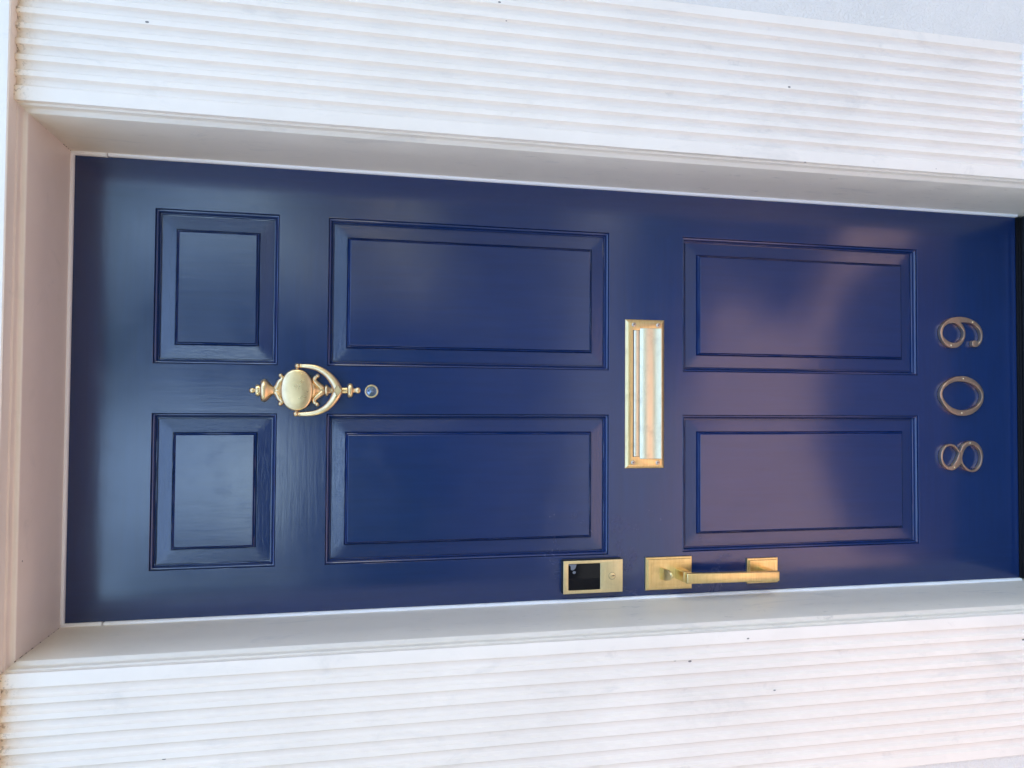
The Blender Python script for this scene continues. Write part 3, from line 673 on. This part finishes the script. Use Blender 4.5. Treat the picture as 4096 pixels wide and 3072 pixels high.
EIGHT_K = [(-153.6, 173.0), (-139.9, 168.9), (-130.2, 163.1), (-124.4, 155.0), (-122.3, 145.8), (-123.5, 136.7), (-128.4, 128.7), (-136.3, 121.9), (-147.1, 118.0), (-158.9, 118.1), (-170.6, 122.3), (-179.4, 129.3), (-183.2, 137.4), (-184.1, 145.4), (-181.0, 154.5), (-174.1, 163.6), (-164.3, 170.9)]
mm = lambda pts: [(a_ / 1000, b_ / 1000) for a_, b_ in pts]
for outer, sh, holes, nails, lb in ((EIGHT_O, (8, 25), [EIGHT_H, EIGHT_K], ((-.1171, .1494), (-.1765, .1952)), 'copper toned brass house number 8'),
                                   (ZERO_O, (), [ZERO_H], ((.0426, .1674), (-.0429, .1723)), 'copper toned brass house number 0'),
                                   (NINE_O, (23, 32), [NINE_H], ((.1836, .1387), (.1242, .2012)), 'copper toned brass house number 9')):
    me = plate([smooth_closed(mm(outer), sh, 4)] + [smooth_closed(mm(h), (), 4) for h in holes], -.0004, -.0105, .0006, 2)
    num = link('house_number', me, M_DIGIT, door, 30, lb)
    for x, z in nails:
        s_ = MB(); s_.ball((x, -.0104, z), .0021, .5); link('nail_head', s_.mesh(), M_NAIL, num, 180)

# ---------------------------------------------------------------- across the street (seen only as blurred reflections), and two light-blocking trees added by the door
M_LEAF, nt, b = mat('leaves'); b.inputs['Roughness'].default_value = .55
nt.links.new(mixc(nt, noise_n(nt, coords(nt), 2.5, 4, .6), (.07, .12, .035), (.16, .22, .07)), b.inputs['Base Color'])
M_BARK, nt, b = mat('bark'); b.inputs['Roughness'].default_value = .9
nt.links.new(ramp(nt, noise_n(nt, coords(nt, (6, 6, 1)), 6, 5, .6), [(.3, (.07, .05, .035)), (.7, (.16, .12, .09))]), b.inputs['Base Color'])
def tree(x, y, h, cr, seed, label, n=2600, low=.35, leaf_s=.09):
    rnd = random.Random(seed)
    t = empty('street_tree', (x, y, GZ), label, 'tree', 'trees across the street' if y < -10 else 'unseen trees added by the door to shape the light')
    m = MB(); pts = [(x + .15 * rnd.uniform(-1, 1) * i / 6, y + .15 * rnd.uniform(-1, 1) * i / 6, GZ + h * .75 * i / 6) for i in range(7)]
    def tube(P, rs, n_=9):
        vs_ = []
        for p_, r_ in zip(P, rs):
            for k_ in range(n_): vs_.append((p_[0] + r_ * math.cos(2 * math.pi * k_ / n_), p_[1] + r_ * math.sin(2 * math.pi * k_ / n_), p_[2]))
        m.add(vs_, [(i * n_ + k_, i * n_ + (k_ + 1) % n_, (i + 1) * n_ + (k_ + 1) % n_, (i + 1) * n_ + k_) for i in range(len(P) - 1) for k_ in range(n_)])
    tube(pts, [.035 * h * (1 - .12 * i) for i in range(7)])
    for q in range(6):
        s0 = pts[3 + q % 3]; a_ = q * 1.05
        tube([s0, (s0[0] + cr * .35 * math.cos(a_), s0[1] + cr * .35 * math.sin(a_), s0[2] + h * .12), (s0[0] + cr * .7 * math.cos(a_), s0[1] + cr * .7 * math.sin(a_), s0[2] + h * .22)], [.012 * h, .008 * h, .003 * h], 6)
    link('trunk', m.mesh(), M_BARK, t, 60)
    c = MB(); cl = [(rnd.gauss(0, .45) * cr, rnd.gauss(0, .45) * cr, h * (low + (1 - low) * rnd.random()), cr * rnd.uniform(.25, .5)) for _ in range(16)]
    for _ in range(n):
        q = rnd.choice(cl); d_ = Vector((rnd.gauss(0, 1), rnd.gauss(0, 1), rnd.gauss(0, 1))).normalized() * q[3] * rnd.random() ** .4
        o = Vector((x + q[0], y + q[1], GZ + q[2])) + d_
        a_ = Vector((rnd.gauss(0, 1), rnd.gauss(0, 1), rnd.gauss(0, 1))).normalized() * leaf_s; b_ = a_.cross(Vector((rnd.gauss(0, 1), rnd.gauss(0, 1), rnd.gauss(0, 1)))).normalized() * leaf_s * .55
        c.add([o - a_, o + b_, o + a_, o - b_], [(0, 1, 2, 3)])
    link('crown', c.mesh(False), M_LEAF, t)
tree(4.75, -.85, 4.6, 1.5, 3, 'unseen leafy tree added right of the door to shade the paving', 11000, .34, .11)  # out of view, added so its shadow covers the right of the paving
tree(-3.3, -1.9, 4.4, 1.25, 21, 'unseen dense leafy tree added left of the door to block sky light', 12000, .12, .10)  # out of view, added to cut sky light from the left across the flutes
tree(5.5, -15.0, 9.5, 3.2, 5, 'broad tall green tree beyond the road, right of the tan house', 3600, .2, .2)
tree(1.2, -15.8, 7.6, 2.7, 6, 'green tree beyond the road, directly opposite the blue door', 3200, .12, .2)
tree(10.5, -15.2, 9.0, 3.2, 9, 'tall green tree beyond the road, farthest to the right', 3400, .15, .2)
tree(-3.4, -15.4, 5.9, 2.6, 12, 'low round green tree in front of the tan house', 4600, .05, .18)
tree(-8.0, -15.4, 5.4, 2.7, 13, 'low bushy green tree at the left end of the tan house', 3000, .05, .18)
tree(-13.5, -15.6, 5.4, 2.4, 11, 'low green tree beyond the road, farthest to the left', 2600, .1, .18)
M_TAN, nt, b = mat('tan_brick')
br = nd(nt, 'ShaderNodeTexBrick'); br.inputs['Scale'].default_value = 1; br.inputs['Brick Width'].default_value = .22; br.inputs['Row Height'].default_value = .075; br.inputs['Mortar Size'].default_value = .01
br.inputs['Color1'].default_value = (.30, .25, .21, 1); br.inputs['Color2'].default_value = (.38, .32, .27, 1); br.inputs['Mortar'].default_value = (.42, .40, .38, 1)
nt.links.new(coords(nt), br.inputs['Vector']); mpn = [n_ for n_ in nt.nodes if n_.type == 'MAPPING'][0]; mpn.inputs['Rotation'].default_value = (R(90), 0, 0)
nt.links.new(br.outputs['Color'], b.inputs['Base Color']); b.inputs['Roughness'].default_value = .85
M_ROOF, nt, b = mat('grey_roof'); b.inputs['Base Color'].default_value = (.10, .10, .11, 1); b.inputs['Roughness'].default_value = .8
M_WIN, nt, b = mat('window_glass'); b.inputs['Base Color'].default_value = (.02, .025, .03, 1); b.inputs['Roughness'].default_value = .05
def house(x0, x1, y0, h, label):
    t = empty('house', ((x0 + x1) / 2, y0, GZ), label, 'house')
    m = MB(); m.box(x0, x1, y0 - 6, y0, GZ, GZ + h); link('wall', m.mesh(), M_TAN, t)
    m = MB(); m.add([(x0 - .3, y0 + .3, GZ + h + .002), (x1 + .3, y0 + .3, GZ + h + .002), (x1 + .3, y0 - 6.3, GZ + h + .002), (x0 - .3, y0 - 6.3, GZ + h + .002), (x0 + .6, y0 - 3, GZ + h + .9), (x1 - .6, y0 - 3, GZ + h + .9)], [(0, 1, 5, 4), (1, 2, 5), (2, 3, 4, 5), (3, 0, 4), (0, 3, 2, 1)])
    link('roof', m.mesh(), M_ROOF, t)
    x = x0 + 1.2
    while x < x1 - 1.5:
        m = MB(); m.box(x, x + 1.1, y0, y0 + .05, GZ + .9, GZ + 2.3); wf = link('window', m.mesh(), M_PIL, t)
        m = MB(); m.box(x + .08, x + 1.02, y0 + .052, y0 + .058, GZ + .98, GZ + 2.22); link('pane', m.mesh(), M_WIN, wf)
        x += 2.6
house(-9.5, 2.0, -16.5, 2.7, 'long low tan brick house across the road from the blue door')
